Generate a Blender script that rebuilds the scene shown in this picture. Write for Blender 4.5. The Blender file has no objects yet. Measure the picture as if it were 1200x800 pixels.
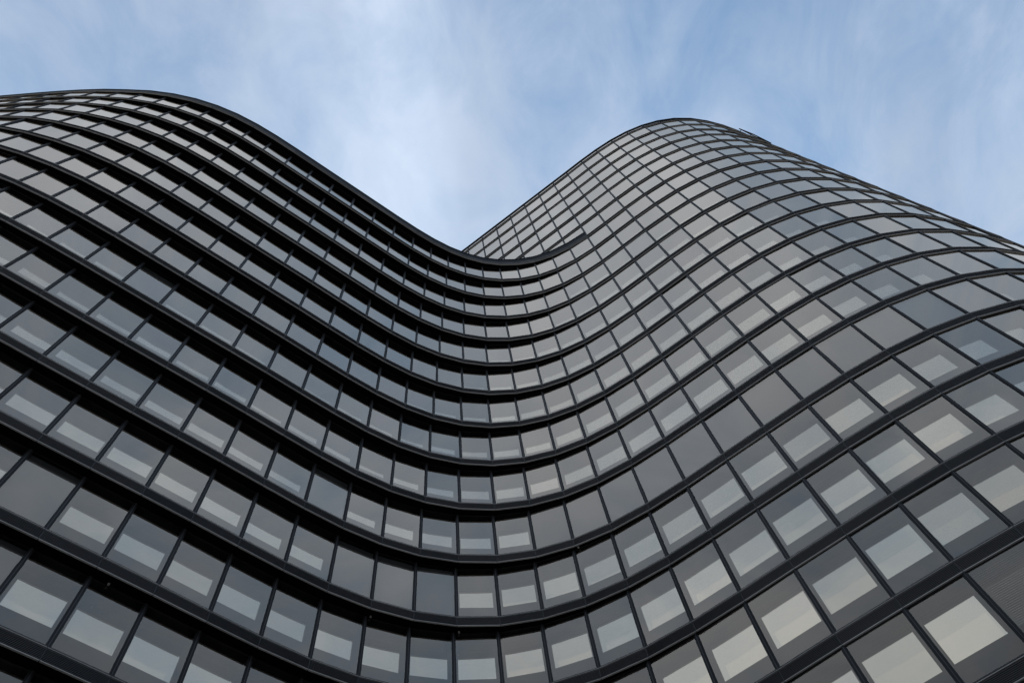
import bpy, math, random
from mathutils import Matrix, Vector

random.seed(11)
scene = bpy.context.scene
col = scene.collection
H = 3.6                      # storey height in metres, also the unit of the plan table below
EYE = 1.6                    # eye height above the pavement

# ------------------------------------------------------------------ camera
PITCH, ROLL, FOCAL = 1.17167, -0.21201, 940.0 / 1200.0 * 36.0
cam_data = bpy.data.cameras.new('camera')
cam = bpy.data.objects.new('camera', cam_data)
col.objects.link(cam)
cam_data.sensor_fit = 'HORIZONTAL'
cam_data.sensor_width = 36.0
cam_data.lens = FOCAL
cam_data.clip_start = 0.1
cam_data.clip_end = 6000
cp, sp = math.cos(PITCH), math.sin(PITCH)
cr, sr = math.cos(ROLL), math.sin(ROLL)
FWD = Vector((0, cp, sp)); UP0 = Vector((0, -sp, cp)); RT0 = Vector((1, 0, 0))
RT = cr * RT0 + sr * UP0
UP = -sr * RT0 + cr * UP0
M = Matrix((RT, UP, -FWD)).transposed().to_4x4()
M.translation = (0, 0, EYE)
cam.matrix_world = M
scene.camera = cam

# ------------------------------------------------------------------ sky, sun, exposure
SUN_EL, SUN_AZ = math.radians(38), math.radians(-12)     # azimuth from +Y towards +X: behind the building
world = bpy.data.worlds.new('World')
scene.world = world
world.use_nodes = True
wn, wl = world.node_tree.nodes, world.node_tree.links
wn.clear()
def W(kind, **kw):
    n = wn.new(kind)
    for k, v in kw.items(): setattr(n, k, v)
    return n
out = W('ShaderNodeOutputWorld'); bg = W('ShaderNodeBackground')
sky = W('ShaderNodeTexSky', sky_type='NISHITA', sun_disc=False)
sky.sun_elevation = SUN_EL; sky.sun_rotation = SUN_AZ
sky.altitude = 50; sky.air_density = 1.0; sky.dust_density = 0.8; sky.ozone_density = 0.4
tc = W('ShaderNodeTexCoord'); sep = W('ShaderNodeSeparateXYZ')
wl.new(tc.outputs['Generated'], sep.inputs[0])
def math_node(op, a, b):
    n = W('ShaderNodeMath', operation=op)
    for i, v in enumerate((a, b)):
        if isinstance(v, (int, float)): n.inputs[i].default_value = v
        else: wl.new(v, n.inputs[i])
    return n.outputs[0]
zc = math_node('MAXIMUM', sep.outputs[2], 0.12)
cmb = W('ShaderNodeCombineXYZ')
wl.new(math_node('DIVIDE', sep.outputs[0], zc), cmb.inputs[0])
wl.new(math_node('DIVIDE', sep.outputs[1], zc), cmb.inputs[1])
mp = W('ShaderNodeMapping')
mp.inputs['Location'].default_value = CLOUD_LOC = (-14.76, 51.21, 0.0)
mp.inputs['Rotation'].default_value = (0, 0, math.radians(25))
mp.inputs['Scale'].default_value = (1.0, 0.72, 1.0)
wl.new(cmb.outputs[0], mp.inputs[0])
def cloud_noise(scale, detail, rough, dist):
    n = W('ShaderNodeTexNoise')
    n.inputs['Scale'].default_value = scale; n.inputs['Detail'].default_value = detail
    n.inputs['Roughness'].default_value = rough; n.inputs['Distortion'].default_value = dist
    wl.new(mp.outputs[0], n.inputs['Vector'])
    return n.outputs['Fac']
bank = cloud_noise(0.42, 2, 0.5, 0.2)          # where the cloud sheet lies
big = cloud_noise(1.7, 6, 0.55, 0.5)           # its billows
fine = cloud_noise(8.0, 8, 0.62, 0.5)           # wisps
mixn = math_node('ADD', math_node('ADD', math_node('MULTIPLY', bank, 0.55), math_node('MULTIPLY', big, 0.28)), math_node('MULTIPLY', fine, 0.17))
ramp = W('ShaderNodeMapRange', interpolation_type='SMOOTHSTEP')
ramp.inputs['From Min'].default_value = 0.385; ramp.inputs['From Max'].default_value = 0.585
ramp.inputs['To Min'].default_value = 0.08; ramp.inputs['To Max'].default_value = 0.93
wl.new(mixn, ramp.inputs['Value'])
mix = W('ShaderNodeMix', data_type='RGBA')
# a thin layer seen slantwise is seen through more of it
thick = math_node('SUBTRACT', 1.0, math_node('POWER', math_node('SUBTRACT', 1.0, ramp.outputs[0]), math_node('DIVIDE', 1.0, math_node('MAXIMUM', sep.outputs[2], 0.2))))
wl.new(thick, mix.inputs['Factor'])
clear = W('ShaderNodeVectorMath', operation='MULTIPLY')      # cleaner, slightly greener blue than the texture's own
clear.inputs[1].default_value = (0.84, 1.06, 1.08)
wl.new(sky.outputs[0], clear.inputs[0])
wl.new(clear.outputs[0], mix.inputs['A'])
# thin cloud, brighter and greyer in places, in the sky texture's own units
tone = cloud_noise(2.6, 4, 0.5, 1.2)
cm = W('ShaderNodeMix', data_type='RGBA')
tr_ = W('ShaderNodeMapRange', interpolation_type='SMOOTHSTEP')
tr_.inputs['From Min'].default_value = 0.34; tr_.inputs['From Max'].default_value = 0.68
wl.new(tone, tr_.inputs['Value']); wl.new(tr_.outputs[0], cm.inputs['Factor'])
cm.inputs['A'].default_value = (2.50, 2.92, 3.60, 1); cm.inputs['B'].default_value = (3.30, 3.78, 4.50, 1)
# an overcast layer is darker towards the horizon: (1 + 2 sin h) / 3
dim = W('ShaderNodeVectorMath', operation='SCALE')
wl.new(cm.outputs['Result'], dim.inputs[0])
wl.new(math_node('DIVIDE', math_node('ADD', 1.0, math_node('MULTIPLY', math_node('MAXIMUM', sep.outputs[2], 0.0), 2.0)), 2.8), dim.inputs['Scale'])
wl.new(dim.outputs[0], mix.inputs['B'])
wl.new(mix.outputs['Result'], bg.inputs['Color'])
bg.inputs['Strength'].default_value = 0.15
wl.new(bg.outputs[0], out.inputs[0])

sun_data = bpy.data.lights.new('sun', 'SUN')
sun_data.energy = 2.0; sun_data.angle = math.radians(0.5); sun_data.color = (1.0, 0.95, 0.88)
sun = bpy.data.objects.new('sun', sun_data); col.objects.link(sun)
sd = Vector((math.sin(SUN_AZ) * math.cos(SUN_EL), math.cos(SUN_AZ) * math.cos(SUN_EL), math.sin(SUN_EL)))
sun.rotation_euler = sd.to_track_quat('Z', 'Y').to_euler()
sun.location = (0, 120, 140)

scene.view_settings.view_transform = 'Standard'
scene.view_settings.look = 'None'
scene.view_settings.exposure = 0.5
scene.view_settings.gamma = 1.0
scene.view_settings.use_curve_mapping = False

# ------------------------------------------------------------------ materials
def material(name):
    m = bpy.data.materials.new(name); m.use_nodes = True
    nt = m.node_tree
    return m, nt.nodes, nt.links, nt.nodes['Principled BSDF']

def metal(name, base, rough, spec=0.5, var=0.25, scale=6.0, metallic=0.0):
    m, n, l, p = material(name)
    geo = n.new('ShaderNodeNewGeometry')
    oi = n.new('ShaderNodeObjectInfo')
    no = n.new('ShaderNodeTexNoise'); no.inputs['Scale'].default_value = scale; no.inputs['Detail'].default_value = 5
    l.new(geo.outputs['Position'], no.inputs['Vector'])
    ad = n.new('ShaderNodeMath'); ad.operation = 'ADD'
    l.new(no.outputs['Fac'], ad.inputs[0])
    sc = n.new('ShaderNodeMath'); sc.operation = 'MULTIPLY'; sc.inputs[1].default_value = 0.6
    l.new(oi.outputs['Random'], sc.inputs[0]); l.new(sc.outputs[0], ad.inputs[1])
    mr = n.new('ShaderNodeMapRange'); mr.inputs['From Min'].default_value = 0.3; mr.inputs['From Max'].default_value = 1.3
    mr.inputs['To Min'].default_value = 1 - var; mr.inputs['To Max'].default_value = 1 + var
    l.new(ad.outputs[0], mr.inputs['Value'])
    mul = n.new('ShaderNodeVectorMath'); mul.operation = 'SCALE'
    mul.inputs[0].default_value = base
    l.new(mr.outputs[0], mul.inputs['Scale'])
    l.new(mul.outputs[0], p.inputs['Base Color'])
    rr = n.new('ShaderNodeMapRange'); rr.inputs['To Min'].default_value = rough - 0.08; rr.inputs['To Max'].default_value = rough + 0.12
    l.new(no.outputs['Fac'], rr.inputs['Value']); l.new(rr.outputs[0], p.inputs['Roughness'])
    p.inputs['Specular IOR Level'].default_value = spec
    p.inputs['Metallic'].default_value = metallic
    return m

M_SPANDREL = metal('dark_anodised_spandrel', (0.042, 0.034, 0.029), 0.42, 0.38, var=0.5)
M_TRIM = metal('brushed_trim', (0.40, 0.36, 0.32), 0.40, 0.5)
M_MULLION = metal('dark_bronze_mullion', (0.014, 0.013, 0.013), 0.45, 0.3)
M_FIN = metal('mullion_fin', (0.060, 0.055, 0.054), 0.42, 0.4)
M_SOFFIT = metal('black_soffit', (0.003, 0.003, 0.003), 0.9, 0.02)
M_COPING = metal('black_coping', (0.008, 0.008, 0.009), 0.6, 0.15)
M_CEIL = metal('grey_ceiling', (0.16, 0.16, 0.165), 0.85, 0.2)
M_INNER = metal('dark_interior', (0.035, 0.035, 0.037), 0.9, 0.1)
M_BLIND = metal('grey_blind', (0.10, 0.10, 0.10), 0.8, 0.2, var=0.12)
M_SLAT = metal('venetian_slat', (0.24, 0.24, 0.25), 0.5, 0.4, var=0.1)
M_ROOF = metal('grey_roof', (0.22, 0.22, 0.22), 0.9, 0.2, scale=0.8)
M_CONC = metal('dark_concrete', (0.12, 0.12, 0.12), 0.85, 0.2, scale=1.2)

def glass_material():
    m = bpy.data.materials.new('coated_glass'); m.use_nodes = True
    n, l = m.node_tree.nodes, m.node_tree.links
    n.clear()
    o = n.new('ShaderNodeOutputMaterial'); mx = n.new('ShaderNodeMixShader')
    tr = n.new('ShaderNodeBsdfTransparent'); gl = n.new('ShaderNodeBsdfGlossy')
    tr.inputs['Color'].default_value = (0.88, 0.88, 0.86, 1)
    gl.inputs['Color'].default_value = (1.0, 0.87, 0.725, 1)
    gl.inputs['Roughness'].default_value = 0.012
    geo = n.new('ShaderNodeNewGeometry')                     # reflectance rises with the angle, alike from both sides
    dt = n.new('ShaderNodeVectorMath'); dt.operation = 'DOT_PRODUCT'
    l.new(geo.outputs['Incoming'], dt.inputs[0]); l.new(geo.outputs['Normal'], dt.inputs[1])
    def mth(op, x, y):
        q = n.new('ShaderNodeMath'); q.operation = op
        for i, v in enumerate((x, y)):
            if isinstance(v, (int, float)): q.inputs[i].default_value = v
            elif v is not None: l.new(v, q.inputs[i])
        return q.outputs[0]
    sch = mth('POWER', mth('SUBTRACT', 1.0, mth('ABSOLUTE', dt.outputs['Value'], None)), 1.45)
    mr = n.new('ShaderNodeMapRange'); mr.inputs['To Min'].default_value = GLASS_MIN; mr.inputs['To Max'].default_value = 1.0
    l.new(sch, mr.inputs['Value'])
    # float-glass waviness
    no = n.new('ShaderNodeTexNoise')
    no.inputs['Scale'].default_value = 0.6; no.inputs['Detail'].default_value = 0.0
    l.new(geo.outputs['Position'], no.inputs['Vector'])
    bp = n.new('ShaderNodeBump'); bp.inputs['Strength'].default_value = 0.10; bp.inputs['Distance'].default_value = 0.010
    l.new(no.outputs['Fac'], bp.inputs['Height']); l.new(bp.outputs[0], gl.inputs['Normal'])
    l.new(mr.outputs[0], mx.inputs[0]); l.new(tr.outputs[0], mx.inputs[1]); l.new(gl.outputs[0], mx.inputs[2])
    l.new(mx.outputs[0], o.inputs[0])
    return m
GLASS_MIN = 0.05
M_GLASS = glass_material()

def mirror_glass():
    """solar-control glass of the inner windows: reflects the sky that enters the box window"""
    m = bpy.data.materials.new('solar_glass'); m.use_nodes = True
    n, l = m.node_tree.nodes, m.node_tree.links
    n.clear()
    o = n.new('ShaderNodeOutputMaterial'); mx = n.new('ShaderNodeMixShader')
    df = n.new('ShaderNodeBsdfDiffuse'); gl = n.new('ShaderNodeBsdfGlossy')
    df.inputs['Color'].default_value = (0.05, 0.05, 0.05, 1)
    gl.inputs['Color'].default_value = (1.0, 0.87, 0.69, 1)
    gl.inputs['Roughness'].default_value = 0.02
    oi = n.new('ShaderNodeObjectInfo')
    mr = n.new('ShaderNodeMapRange'); mr.inputs['To Min'].default_value = 0.80; mr.inputs['To Max'].default_value = 0.97
    l.new(oi.outputs['Random'], mr.inputs['Value'])
    geo = n.new('ShaderNodeNewGeometry'); no = n.new('ShaderNodeTexNoise')
    no.inputs['Scale'].default_value = 0.7; no.inputs['Detail'].default_value = 1
    l.new(geo.outputs['Position'], no.inputs['Vector'])
    bp = n.new('ShaderNodeBump'); bp.inputs['Strength'].default_value = 0.3; bp.inputs['Distance'].default_value = 0.02
    l.new(no.outputs['Fac'], bp.inputs['Height']); l.new(bp.outputs[0], gl.inputs['Normal'])
    l.new(mr.outputs[0], mx.inputs[0]); l.new(df.outputs[0], mx.inputs[1]); l.new(gl.outputs[0], mx.inputs[2])
    l.new(mx.outputs[0], o.inputs[0])
    return m
M_MIRROR = mirror_glass()

def paving():
    m, n, l, p = material('stone_paving')
    geo = n.new('ShaderNodeNewGeometry'); br = n.new('ShaderNodeTexBrick')
    br.inputs['Scale'].default_value = 1.0; br.inputs['Brick Width'].default_value = 0.9; br.inputs['Row Height'].default_value = 0.6
    br.inputs['Mortar Size'].default_value = 0.012
    br.inputs['Color1'].default_value = (0.26, 0.25, 0.24, 1); br.inputs['Color2'].default_value = (0.21, 0.21, 0.20, 1)
    br.inputs['Mortar'].default_value = (0.09, 0.09, 0.09, 1)
    l.new(geo.outputs['Position'], br.inputs['Vector']); l.new(br.outputs['Color'], p.inputs['Base Color'])
    p.inputs['Roughness'].default_value = 0.8
    return m
M_PAVE = paving()

# ------------------------------------------------------------------ mesh helpers
SMOOTH = ('pane', 'inner_pane')
class MB:
    """collects quads and boxes, builds ONE mesh"""
    def __init__(s): s.v = []; s.f = []; s.mi = []
    def quad(s, a, b, c, d, mi=0):
        i = len(s.v); s.v += [tuple(a), tuple(b), tuple(c), tuple(d)]; s.f.append((i, i + 1, i + 2, i + 3)); s.mi.append(mi)
    def box(s, x0, x1, y0, y1, z0, z1, mi=0):
        i = len(s.v)
        s.v += [(x, y, z) for z in (z0, z1) for y in (y0, y1) for x in (x0, x1)]
        for f in ((0, 2, 3, 1), (4, 5, 7, 6), (0, 1, 5, 4), (2, 6, 7, 3), (0, 4, 6, 2), (1, 3, 7, 5)):
            s.f.append(tuple(i + q for q in f)); s.mi.append(mi)
    def add(s, me_v, me_f, me_mi, mat):
        i = len(s.v)
        s.v += [tuple(mat @ Vector(q)) for q in me_v]
        s.f += [tuple(i + q for q in f) for f in me_f]; s.mi += me_mi
    def mesh(s, name, mats):
        me = bpy.data.meshes.new(name)
        me.from_pydata(s.v, [], s.f)
        for m in mats: me.materials.append(m)
        me.polygons.foreach_set('material_index', s.mi)
        if name in SMOOTH: me.polygons.foreach_set('use_smooth', [True] * len(s.f))
        me.update()
        return me

def obj(name, me, parent=None, mat=None):
    o = bpy.data.objects.new(name, me); col.objects.link(o)
    if parent is not None: o.parent = parent
    if mat is not None: o.matrix_local = mat
    return o

def thing(name, label, cat, loc=(0, 0, 0)):
    o = bpy.data.objects.new(name, None); col.objects.link(o)
    o.location = loc; o['label'] = label; o['category'] = cat
    o.empty_display_size = 1.0
    return o

# ------------------------------------------------------------------ plan of the facade
# mullion line m: plan position of storey 6 and the step outwards per storey (unit: storey height)
FIT = [
    (-17, -6.895, 0.234, 0.0153, -0.0078),
    (-16, -6.445, 0.361, 0.0313, -0.0177),
    (-15, -6.012, 0.526, 0.0460, -0.0272),
    (-14, -5.601, 0.726, 0.0585, -0.0363),
    (-13, -5.218, 0.960, 0.0679, -0.0451),
    (-12, -4.860, 1.226, 0.0738, -0.0534),
    (-11, -4.518, 1.527, 0.0763, -0.0608),
    (-10, -4.180, 1.863, 0.0765, -0.0665),
    (-9, -3.837, 2.228, 0.0759, -0.0699),
    (-8, -3.486, 2.610, 0.0755, -0.0717),
    (-7, -3.126, 3.001, 0.0761, -0.0725),
    (-6, -2.759, 3.400, 0.0778, -0.0730),
    (-5, -2.393, 3.801, 0.0796, -0.0739),
    (-4, -2.035, 4.191, 0.0803, -0.0754),
    (-3, -1.691, 4.554, 0.0786, -0.0773),
    (-2, -1.358, 4.876, 0.0738, -0.0788),
    (-1, -1.027, 5.151, 0.0663, -0.0788),
    (0, -0.682, 5.381, 0.0569, -0.0762),
    (1, -0.314, 5.565, 0.0471, -0.0700),
    (2, 0.078, 5.694, 0.0379, -0.0605),
    (3, 0.488, 5.764, 0.0296, -0.0485),
    (4, 0.907, 5.772, 0.0222, -0.0351),
    (5, 1.334, 5.715, 0.0154, -0.0218),
    (6, 1.773, 5.594, 0.0093, -0.0105),
    (7, 2.229, 5.414, 0.0045, -0.0031),
    (8, 2.706, 5.189, 0.0015, 0.0001),
    (9, 3.200, 4.945, 0.0002, 0.0004),
    (10, 3.699, 4.715, -0.0002, -0.0002),
    (11, 4.192, 4.522, -0.0005, -0.0006),
    (12, 4.683, 4.378, -0.0007, -0.0005),
    (13, 5.177, 4.288, -0.0010, -0.0001),
    (14, 5.680, 4.256, -0.0011, 0.0002),
    (15, 6.191, 4.290, -0.0008, 0.0003),
    (16, 6.702, 4.396, 0.0001, 0.0001),
]
Z0 = 11.0874                                   # spandrel centre of storey 0 above the eye
PT = {m: (Vector((ax, ay)), Vector((bx, by))) for m, ax, ay, bx, by in FIT}
for m in PT:
    if m >= 8: PT[m] = (PT[m][0] - 6 * PT[m][1], Vector((0, 0)))
M_LO, M_HI = -17, 16
# the wing runs on to the left, the tower turns away to the right
a, b = PT[-17]
for j, ang in enumerate((13, 10, 8.5, 7.5, 7, 7, 7, 7, 7)):
    t = math.radians(ang)
    a = a - 0.47 * Vector((math.cos(t), math.sin(t))); b = b * 0.86
    PT[-18 - j] = (a.copy(), b.copy())
a = PT[16][0].copy()
for j, ang in enumerate((20, 25.5, 30.5, 36, 42, 48, 54, 60)):
    t = math.radians(ang)
    a = a + 0.525 * Vector((math.cos(t), math.sin(t)))
    PT[17 + j] = (a.copy(), Vector((0, 0)))
M_LO, M_HI = min(PT), max(PT)
SPLIT = 7                                      # mullion line where wing and tower meet
WING_TOP, TOWER_TOP = 7, 13                    # storey index of the parapet bands
K_LO = -10
HB = 0.57                                      # spandrel height, metres

_t = (PT[8][0] - PT[7][0] - PT[7][1]).normalized()
def plan(m, k, tower=False):
    if tower and m < SPLIT:                    # straight tower face above the wing roof
        p = PT[7][0] + PT[7][1] - _t * (0.548 * (SPLIT - m))
        return Vector((p.x, p.y)) * H
    if m >= SPLIT: k = min(k, 7)
    a, b = PT[m]
    return (a + b * (k - 6)) * H
def zlev(k): return EYE + (Z0 + k) * H         # centre of spandrel k

GLASS_SET = 0.06
WIN_H = H - HB
def bay_matrix(m, k, tower=False):
    a = plan(m, k, tower); b = plan(m + 1, k, tower)
    t = (b - a); L = t.length; t /= L
    mt = Matrix(((t.x, -t.y, 0, a.x), (t.y, t.x, 0, a.y), (0, 0, 1, zlev(k)), (0, 0, 0, 1)))
    return mt, L
def mullion_matrix(m, k, tower=False):
    p = plan(m, k, tower)
    lo = plan(m - 1, k, tower) if (m - 1 in PT) else p
    hi = plan(m + 1, k, tower) if (m + 1 in PT) else p
    t = (hi - lo).normalized()
    return Matrix(((t.x, -t.y, 0, p.x), (t.y, t.x, 0, p.y), (0, 0, 1, zlev(k)), (0, 0, 0, 1)))

# ------------------------------------------------------------------ unit pieces (x runs 0..1 along the bay, y inwards, z from spandrel centre)
def spandrel_piece():
    b = MB(); e = 0.007
    top, bot = HB / 2, -HB / 2
    b.box(e, 1 - e, 0.045, 0.16, bot + 0.02, top - 0.03)                    # backing tray
    b.box(e, 1 - e, -0.020, 0.045, bot, bot + 0.030, 1)                    # bright drip edge
    b.box(0, 1, 0.005, 0.13, top - 0.028, top, 0)                          # sill
    b.box(e, 1 - e, -0.010, 0.045, top - 0.075, top - 0.052, 1)            # thin bead
    n = 8; z0 = bot + 0.06; z1 = top - 0.10; p = (z1 - z0) / n
    for i in range(n):                                                     # ribs, each a wedge
        za = z0 + i * p; zb = za + p * 0.62
        i0 = len(b.v)
        b.v += [(e, 0.045, za), (1 - e, 0.045, za), (1 - e, -0.010, za + 0.008), (e, -0.010, za + 0.008), (e, -0.004, zb), (1 - e, -0.004, zb), (1 - e, 0.045, zb), (e, 0.045, zb)]
        for f in ((0, 1, 2, 3), (3, 2, 5, 4), (4, 5, 6, 7)):
            b.f.append(tuple(i0 + q for q in f)); b.mi.append(0)
    return b
def mullion_piece():
    b = MB(); z0, z1 = HB / 2 + 0.002, H - HB / 2 + 0.01
    b.box(-0.06, 0.06, 0.040, 0.16, z0, z1, 0)
    b.box(-0.06, -0.038, 0.018, 0.041, z0, z1, 0)
    b.box(0.038, 0.06, 0.018, 0.041, z0, z1, 0)
    b.box(-0.012, 0.012, 0.006, 0.041, z0, z1, 1)
    b.box(-0.009, 0.009, 0.002, 0.03, -HB / 2 + 0.01, HB / 2 - 0.03, 1)   # cover strip in the spandrel joint
    return b
IN_Y = GLASS_SET + 0.44                        # inner window plane
def frame_piece():
    b = MB(); z0, z1 = HB / 2 + 0.004, H - HB / 2
    w = 0.030
    b.box(w, 1 - w, 0.050, 0.14, z0, z0 + 0.035); b.box(w, 1 - w, 0.050, 0.14, z1 - 0.04, z1)
    b.box(w, w + 0.014, 0.050, 0.14, z0 + 0.035, z1 - 0.04); b.box(1 - w - 0.014, 1 - w, 0.050, 0.14, z0 + 0.035, z1 - 0.04)
    # the box behind the outer pane: head, floor, cheeks and the inner wall round the inner window
    x0, x1, y0, y1 = 0.036, 0.964, 0.141, IN_Y
    zl, zh, xl, xh = z0 + IN_SILL, z1 - 0.10, x0 + 0.055, x1 - 0.055
    b.quad((x0, y0, z1 - .001), (x0, y1, z1 - .001), (x1, y1, z1 - .001), (x1, y0, z1 - .001), 1)
    b.quad((x0, y0, z0), (x1, y0, z0), (x1, y1, z0), (x0, y1, z0), 1)
    b.quad((x0, y0, z0), (x0, y1, z0), (x0, y1, z1), (x0, y0, z1), 1)
    b.quad((x1, y0, z0), (x1, y0, z1), (x1, y1, z1), (x1, y1, z0), 1)
    for (xa, xb, za, zb) in ((x0, x1, z0, zl), (x0, x1, zh, z1), (x0, xl, zl, zh), (xh, x1, zl, zh)):
        b.quad((xa, y1, za), (xb, y1, za), (xb, y1, zb), (xa, y1, zb), 1)
    return b
IN_SILL = 1.06
def bulged(b, x0, x1, y, z0, z1, depth, mi=0, n=4):
    """an insulating pane: slightly hollow, as the sealed air in it has shrunk"""
    i0 = len(b.v)
    for r in range(n + 1):
        for c in range(n + 1):
            u, v = c / n, r / n
            b.v.append((x0 + (x1 - x0) * u, y + depth * 16 * u * (1 - u) * v * (1 - v), z0 + (z1 - z0) * v))
    for r in range(n):
        for c in range(n):
            q = i0 + r * (n + 1) + c
            b.f.append((q, q + 1, q + n + 2, q + n + 1)); b.mi.append(mi)
def pane_piece():
    b = MB(); z0, z1 = HB / 2 + 0.03, H - HB / 2 - 0.03
    bulged(b, 0.04, 0.96, GLASS_SET, z0, z1, 0.005)
    return b
def inner_piece():
    b = MB(); z0, z1 = HB / 2 + 0.004 + IN_SILL, H - HB / 2 - 0.10
    x0, x1 = 0.036 + 0.055, 0.964 - 0.055
    bulged(b, x0, x1, IN_Y + 0.004, z0, z1, 0.006)
    return b
def blind_piece():
    b = MB()
    b.box(0.045, 0.955, 0.20, 0.21, HB / 2 + 0.02, H - HB / 2 - 0.02)
    return b
def venetian_piece():
    b = MB(); n = 34; z0 = HB / 2 + 0.5; dz = (H - HB / 2 - 0.06 - z0) / n
    for i in range(n):
        z = z0 + i * dz
        b.quad((0.05, 0.20, z), (0.95, 0.20, z), (0.95, 0.245, z + dz * 0.45), (0.05, 0.245, z + dz * 0.45))
    return b
PIECES = {'spandrel_panel': (spandrel_piece(), [M_SPANDREL, M_TRIM]),
          'mullion': (mullion_piece(), [M_MULLION, M_FIN]),
          'window': (frame_piece(), [M_MULLION, M_INNER]),
          'pane': (pane_piece(), [M_GLASS]),
          'inner_pane': (inner_piece(), [M_MIRROR]),
          'blind': (blind_piece(), [M_BLIND]),
          'venetian_blind': (venetian_piece(), [M_SLAT])}
MESH = {k: b.mesh(k, mats) for k, (b, mats) in PIECES.items()}

# bays whose blinds are down (storey, bay)
BLIND = {(-3, m) for m in range(2, 14)} | {(-4, -3), (-4, -2), (-4, -1), (-3, -4), (-5, -9), (-6, -9), (-6, -10), (-7, -6), (-7, -5), (-7, -4)}
for k in range(-2, 12):
    for m in range(-20, 20):
        if random.random() < 0.012: BLIND.add((k, m))
VENETIAN = {(-7, 9)}

# ------------------------------------------------------------------ the two buildings
def to_screen(p):
    d = Vector(p) - Vector((0, 0, EYE)); c = d.dot(FWD)
    if c <= 0.1: return None
    return 512 + 802.1 * d.dot(RT) / c, 341 - 802.1 * d.dot(UP) / c
def shown_area(m, k, tower):
    """how large a bay shows from the pavement, to choose which bays become separate parts"""
    q = []
    for mm, dz in ((m, -0.3), (m + 1, -0.3), (m + 1, H - 0.4), (m, H - 0.4)):
        p = plan(mm, k, tower); s = to_screen((p.x, p.y, zlev(k) + dz))
        if s is None: return 0
        q.append(s)
    if max(x for x, y in q) < 0 or min(x for x, y in q) > 1024 or max(y for x, y in q) < 0 or min(y for x, y in q) > 682: return 0
    ar = 0.5 * sum(q[i][0] * q[(i + 1) % 4][1] - q[(i + 1) % 4][0] * q[i][1] for i in range(4))
    q = [(min(max(x, 0), 1024), min(max(y, 0), 682)) for x, y in q]
    cl = 0.5 * sum(q[i][0] * q[(i + 1) % 4][1] - q[(i + 1) % 4][0] * q[i][1] for i in range(4))
    return max(-cl, 0) if ar < 0 else 0

def floor_strip(b, ms, k, tower, depth, z_low, z_high, inset=0.17, mi=0):
    """a slab strip that follows the facade of storey k"""
    pin, pout = [], []
    for m in ms:
        mt = mullion_matrix(m, k, tower)
        o = mt @ Vector((0, inset, 0)); i = mt @ Vector((0, depth, 0))
        pout.append((o.x, o.y)); pin.append((i.x, i.y))
    for j in range(len(ms) - 1):
        a0, a1, b0, b1 = pout[j], pout[j + 1], pin[j], pin[j + 1]
        b.quad((*a0, z_low), (*b0, z_low), (*b1, z_low), (*a1, z_low), mi)
        b.quad((*a0, z_high), (*a1, z_high), (*b1, z_high), (*b0, z_high), mi)
        b.quad((*a0, z_low), (*a1, z_low), (*a1, z_high), (*a0, z_high), mi)
        b.quad((*b0, z_low), (*b0, z_high), (*b1, z_high), (*b1, z_low), mi)

def build(root, bays, storeys_top, tower):
    """bays: list of (m, k). Pieces of the 295 largest bays are separate objects, the rest is joined"""
    inv = Matrix.Translation(-Vector(root.location))
    area = {mk: shown_area(*mk, tower) for mk in bays}
    order = sorted((mk for mk in bays if area[mk] > 0), key=lambda q: -area[q])
    single = set(order[:295])
    rest = {n: MB() for n in PIECES}
    floors = sorted({k for m, k in bays})
    for k in floors:                                         # slab over each storey
        ms = sorted({m for m, kk in bays if kk == k}); ms = ms + [ms[-1] + 1]
        b = MB(); zt = zlev(k + 1) - HB / 2
        floor_strip(b, ms, k, tower, 7.0, zt + 0.02, zt + 0.40)
        b.v = [tuple(inv @ Vector(v)) for v in b.v]
        obj('floor_slab', b.mesh('floor_slab', [M_CEIL]), root)
    def piece(name, mat, sep, parent, me=None):
        if sep: return obj(name, MESH[name], parent, mat)
        pb = PIECES[name][0]; rest[name].add(pb.v, pb.f, pb.mi, mat)
        return None
    for (m, k) in bays:
        sep = (m, k) in single
        mt, L = bay_matrix(m, k, tower)
        mt = inv @ mt
        S = mt @ Matrix.Diagonal((L, 1, 1, 1))
        piece('spandrel_panel', S, sep, root)
        w = piece('window', S, sep, root)
        tilt = Matrix.Rotation(random.gauss(0, 0.0032), 4, 'Z') @ Matrix.Rotation(random.gauss(0, 0.0032), 4, 'X')
        if sep: obj('pane', MESH['pane'], w, tilt)
        else: piece('pane', S @ tilt, False, root)
        piece('mullion', inv @ mullion_matrix(m, k, tower), sep, root)
        if (k, m) in VENETIAN:
            if sep: obj('venetian_blind', MESH['venetian_blind'], w)
            else: piece('venetian_blind', S, False, root)
        elif (k, m) in BLIND:
            if sep: obj('blind', MESH['blind'], w)
            else: piece('blind', S, False, root)
        tilt = Matrix.Rotation(random.gauss(0, 0.0045), 4, 'Z') @ Matrix.Rotation(random.gauss(0, 0.0045), 4, 'X')
        if sep: obj('inner_pane', MESH['inner_pane'], w, tilt)
        else: piece('inner_pane', S @ tilt, False, root)
    names = {'spandrel_panel': 'remaining_spandrels', 'window': 'remaining_window_frames', 'pane': 'remaining_panes', 'mullion': 'remaining_mullions',
             'inner_pane': 'remaining_inner_panes', 'blind': 'remaining_blinds', 'venetian_blind': 'remaining_venetian_blinds'}
    for n, rb in rest.items():
        if rb.v:
            o = obj(names[n], rb.mesh(n, PIECES[n][1]), root); o['kind'] = 'stuff'
    return inv

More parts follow.
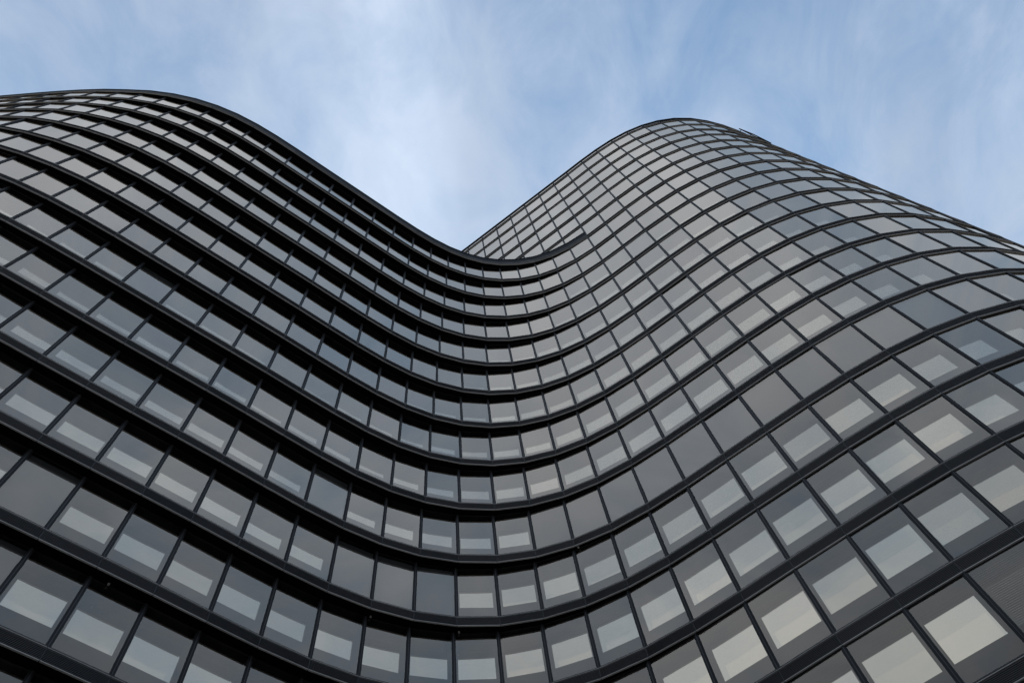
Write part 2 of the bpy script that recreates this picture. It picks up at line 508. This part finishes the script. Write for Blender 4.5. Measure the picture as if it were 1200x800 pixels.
# --- lower wing
wing_loc = Vector((-8.0, 14.0, 0.0))
wing = thing('office_wing', 'lower dark office wing with deep black stepped ledges curving up to the taller tower', 'building', wing_loc)
wing_bays = [(m, k) for k in range(K_LO, WING_TOP) for m in range(M_LO, SPLIT)]
winv = build(wing, wing_bays, WING_TOP, False)
wms = list(range(M_LO, SPLIT + 1))
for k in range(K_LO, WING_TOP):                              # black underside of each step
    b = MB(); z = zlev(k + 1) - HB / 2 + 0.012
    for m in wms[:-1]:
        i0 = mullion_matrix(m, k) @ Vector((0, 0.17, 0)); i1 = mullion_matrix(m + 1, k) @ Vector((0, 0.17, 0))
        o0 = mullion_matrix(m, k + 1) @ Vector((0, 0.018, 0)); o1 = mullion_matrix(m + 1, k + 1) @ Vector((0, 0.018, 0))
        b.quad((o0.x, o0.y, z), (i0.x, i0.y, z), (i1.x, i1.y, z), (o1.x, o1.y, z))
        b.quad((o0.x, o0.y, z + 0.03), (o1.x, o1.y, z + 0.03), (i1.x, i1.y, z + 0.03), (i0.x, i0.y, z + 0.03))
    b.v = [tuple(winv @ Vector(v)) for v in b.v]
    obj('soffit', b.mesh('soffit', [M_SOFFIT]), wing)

M_PARAPET = metal('parapet_metal', (0.24, 0.23, 0.22), 0.36, 0.5)
PARAPET_MESH = spandrel_piece().mesh('parapet_panel', [M_PARAPET, M_TRIM])
def parapet(root, inv, ms, k, tower, h_up, over, name='parapet_panel'):
    """spandrel panels of the top band, an upstand above them and a coping"""
    for m in ms[:-1]:
        mt, L = bay_matrix(m, k, tower)
        obj('parapet_panel', PARAPET_MESH, root, inv @ mt @ Matrix.Diagonal((L, 1, 1, 1)))
    for m in ms[:-1]:
        mt, L = bay_matrix(m, k, tower)
        b = MB(); z0 = HB / 2 + 0.002
        b.box(0, L, 0.0, 0.2, z0, z0 + h_up)
        b.box(0, L, -over, 0.5, z0 + h_up + 0.002, z0 + h_up + 0.14)
        obj('coping', b.mesh('coping', [M_COPING]), root, inv @ mt)
parapet(wing, winv, wms, WING_TOP, False, 0.8, 0.04)
b = MB(); floor_strip(b, wms, WING_TOP, False, 18.0, zlev(WING_TOP) - 0.2, zlev(WING_TOP) + 0.3, inset=0.19)
b.v = [tuple(winv @ Vector(v)) for v in b.v]
obj('roof', b.mesh('roof', [M_ROOF]), wing)
b = MB(); floor_strip(b, wms, -6, False, 22.0, 0.0, zlev(WING_TOP) - 0.21, inset=21.6)
b.v = [tuple(winv @ Vector(v)) for v in b.v]
obj('rear_wall', b.mesh('rear_wall', [M_CONC]), wing)
b = MB(); floor_strip(b, wms, K_LO, False, 1.0, 0.0, zlev(K_LO) - HB / 2 - 0.01, inset=0.5)
b.v = [tuple(winv @ Vector(v)) for v in b.v]
obj('base_wall', b.mesh('base_wall', [M_CONC]), wing)

# small presence lamps under the ledges
for (m, k, u) in ((-2, -5, 0.10), (0, -5, 0.12), (-7, -6, 0.3), (3, -4, 0.15)):
    mt, L = bay_matrix(m, k)
    b = MB(); z = H - HB / 2
    for q in range(8):
        t0, t1 = q * math.pi / 4, (q + 1) * math.pi / 4
        c0, s0, c1, s1 = math.cos(t0) * 0.04, math.sin(t0) * 0.04, math.cos(t1) * 0.04, math.sin(t1) * 0.04
        b.quad((c0, s0, -0.06), (c0, s0, 0.0), (c1, s1, 0.0), (c1, s1, -0.06)); b.quad((c0, s0, -0.06), (c1, s1, -0.06), (0, 0, -0.066), (0, 0, -0.066))
    obj('soffit_lamp', b.mesh('soffit_lamp', [M_TRIM]), wing, winv @ mt @ Matrix.Translation((u * L, -0.03, z)))

# --- tower
tower_loc = Vector((22.0, 17.0, 0.0))
tower = thing('office_tower', 'taller rounded dark glass tower with flush spandrel bands, rising behind the stepped wing', 'building', tower_loc)
T_LO = -6
tower_bays = [(m, k) for k in range(K_LO, TOWER_TOP) for m in range(SPLIT, M_HI)]
tower_bays += [(m, k) for k in range(WING_TOP, TOWER_TOP) for m in range(T_LO, SPLIT)]
tinv = build(tower, tower_bays, TOWER_TOP, True)
tms = list(range(T_LO, M_HI + 1))
# glazed strip above the top band, then the coping
for m in tms[:-1]:
    mt, L = bay_matrix(m, TOWER_TOP, True); mt = tinv @ mt
    obj('parapet_panel', MESH['spandrel_panel'], tower, mt @ Matrix.Diagonal((L, 1, 1, 1)))
    b = MB(); z0 = HB / 2 + 0.002
    b.quad((0.07, 0.06, z0), (L - 0.07, 0.06, z0), (L - 0.07, 0.06, z0 + 0.86), (0.07, 0.06, z0 + 0.86))
    obj('parapet_glass', b.mesh('parapet_glass', [M_GLASS]), tower, mt)
    b = MB()
    b.box(0, L, 0.16, 0.3, z0, z0 + 0.85)
    b.box(0, L, -0.03, 0.45, z0 + 0.862, z0 + 1.06)
    b.box(-0.04, 0.04, 0.01, 0.15, z0, z0 + 0.85)
    obj('coping', b.mesh('coping', [M_COPING]), tower, mt)
b = MB(); floor_strip(b, list(range(SPLIT, M_HI + 1)), TOWER_TOP, True, 12.0, zlev(TOWER_TOP) - 0.2, zlev(TOWER_TOP) + 0.3, inset=0.31)
floor_strip(b, list(range(T_LO, SPLIT + 1)), TOWER_TOP, True, 12.0, zlev(TOWER_TOP) - 0.19, zlev(TOWER_TOP) + 0.29, inset=0.31)
b.v = [tuple(tinv @ Vector(v)) for v in b.v]
obj('roof', b.mesh('roof', [M_ROOF]), tower)
b = MB(); floor_strip(b, tms, TOWER_TOP, True, 12.6, 0.0, zlev(TOWER_TOP) - 0.21, inset=12.2)
b.v = [tuple(tinv @ Vector(v)) for v in b.v]
obj('rear_wall', b.mesh('rear_wall', [M_CONC]), tower)
b = MB(); floor_strip(b, list(range(SPLIT, M_HI + 1)), K_LO, True, 1.0, 0.0, zlev(K_LO) - HB / 2 - 0.01, inset=0.5)
b.v = [tuple(tinv @ Vector(v)) for v in b.v]
obj('base_wall', b.mesh('base_wall', [M_CONC]), tower)

# tilted-out service panel at the rounded corner of the tower roof
mt, L = bay_matrix(19, 12, True); mt = tinv @ mt
b = MB()
z0, z1 = 0.4, H + 0.9
b.box(-0.2, L + 0.2, -0.24, -0.14, z1, z1 + 0.12); b.box(-0.2, L + 0.2, -0.24, -0.14, z0 - 0.12, z0)
b.box(-0.2, -0.08, -0.24, -0.14, z0, z1); b.box(L + 0.08, L + 0.2, -0.24, -0.14, z0, z1)
for zz in (z0 + 0.5, z1 - 0.5):
    b.box(-0.16, -0.10, -0.14, 0.05, zz, zz + 0.06); b.box(L + 0.10, L + 0.16, -0.14, 0.05, zz, zz + 0.06)
sp_ = obj('vent_panel', b.mesh('vent_panel', [M_COPING]), tower, mt)
b = MB(); b.quad((-0.08, -0.19, z0), (L + 0.08, -0.19, z0), (L + 0.08, -0.19, z1), (-0.08, -0.19, z1))
obj('pane', b.mesh('vent_pane', [M_GLASS]), sp_)

# ------------------------------------------------------------------ ground
b = MB(); b.quad((-3000, -3000, 0), (3000, -3000, 0), (3000, 3000, 0), (-3000, 3000, 0))
g = obj('pavement', b.mesh('pavement', [M_PAVE])); g['kind'] = 'structure'
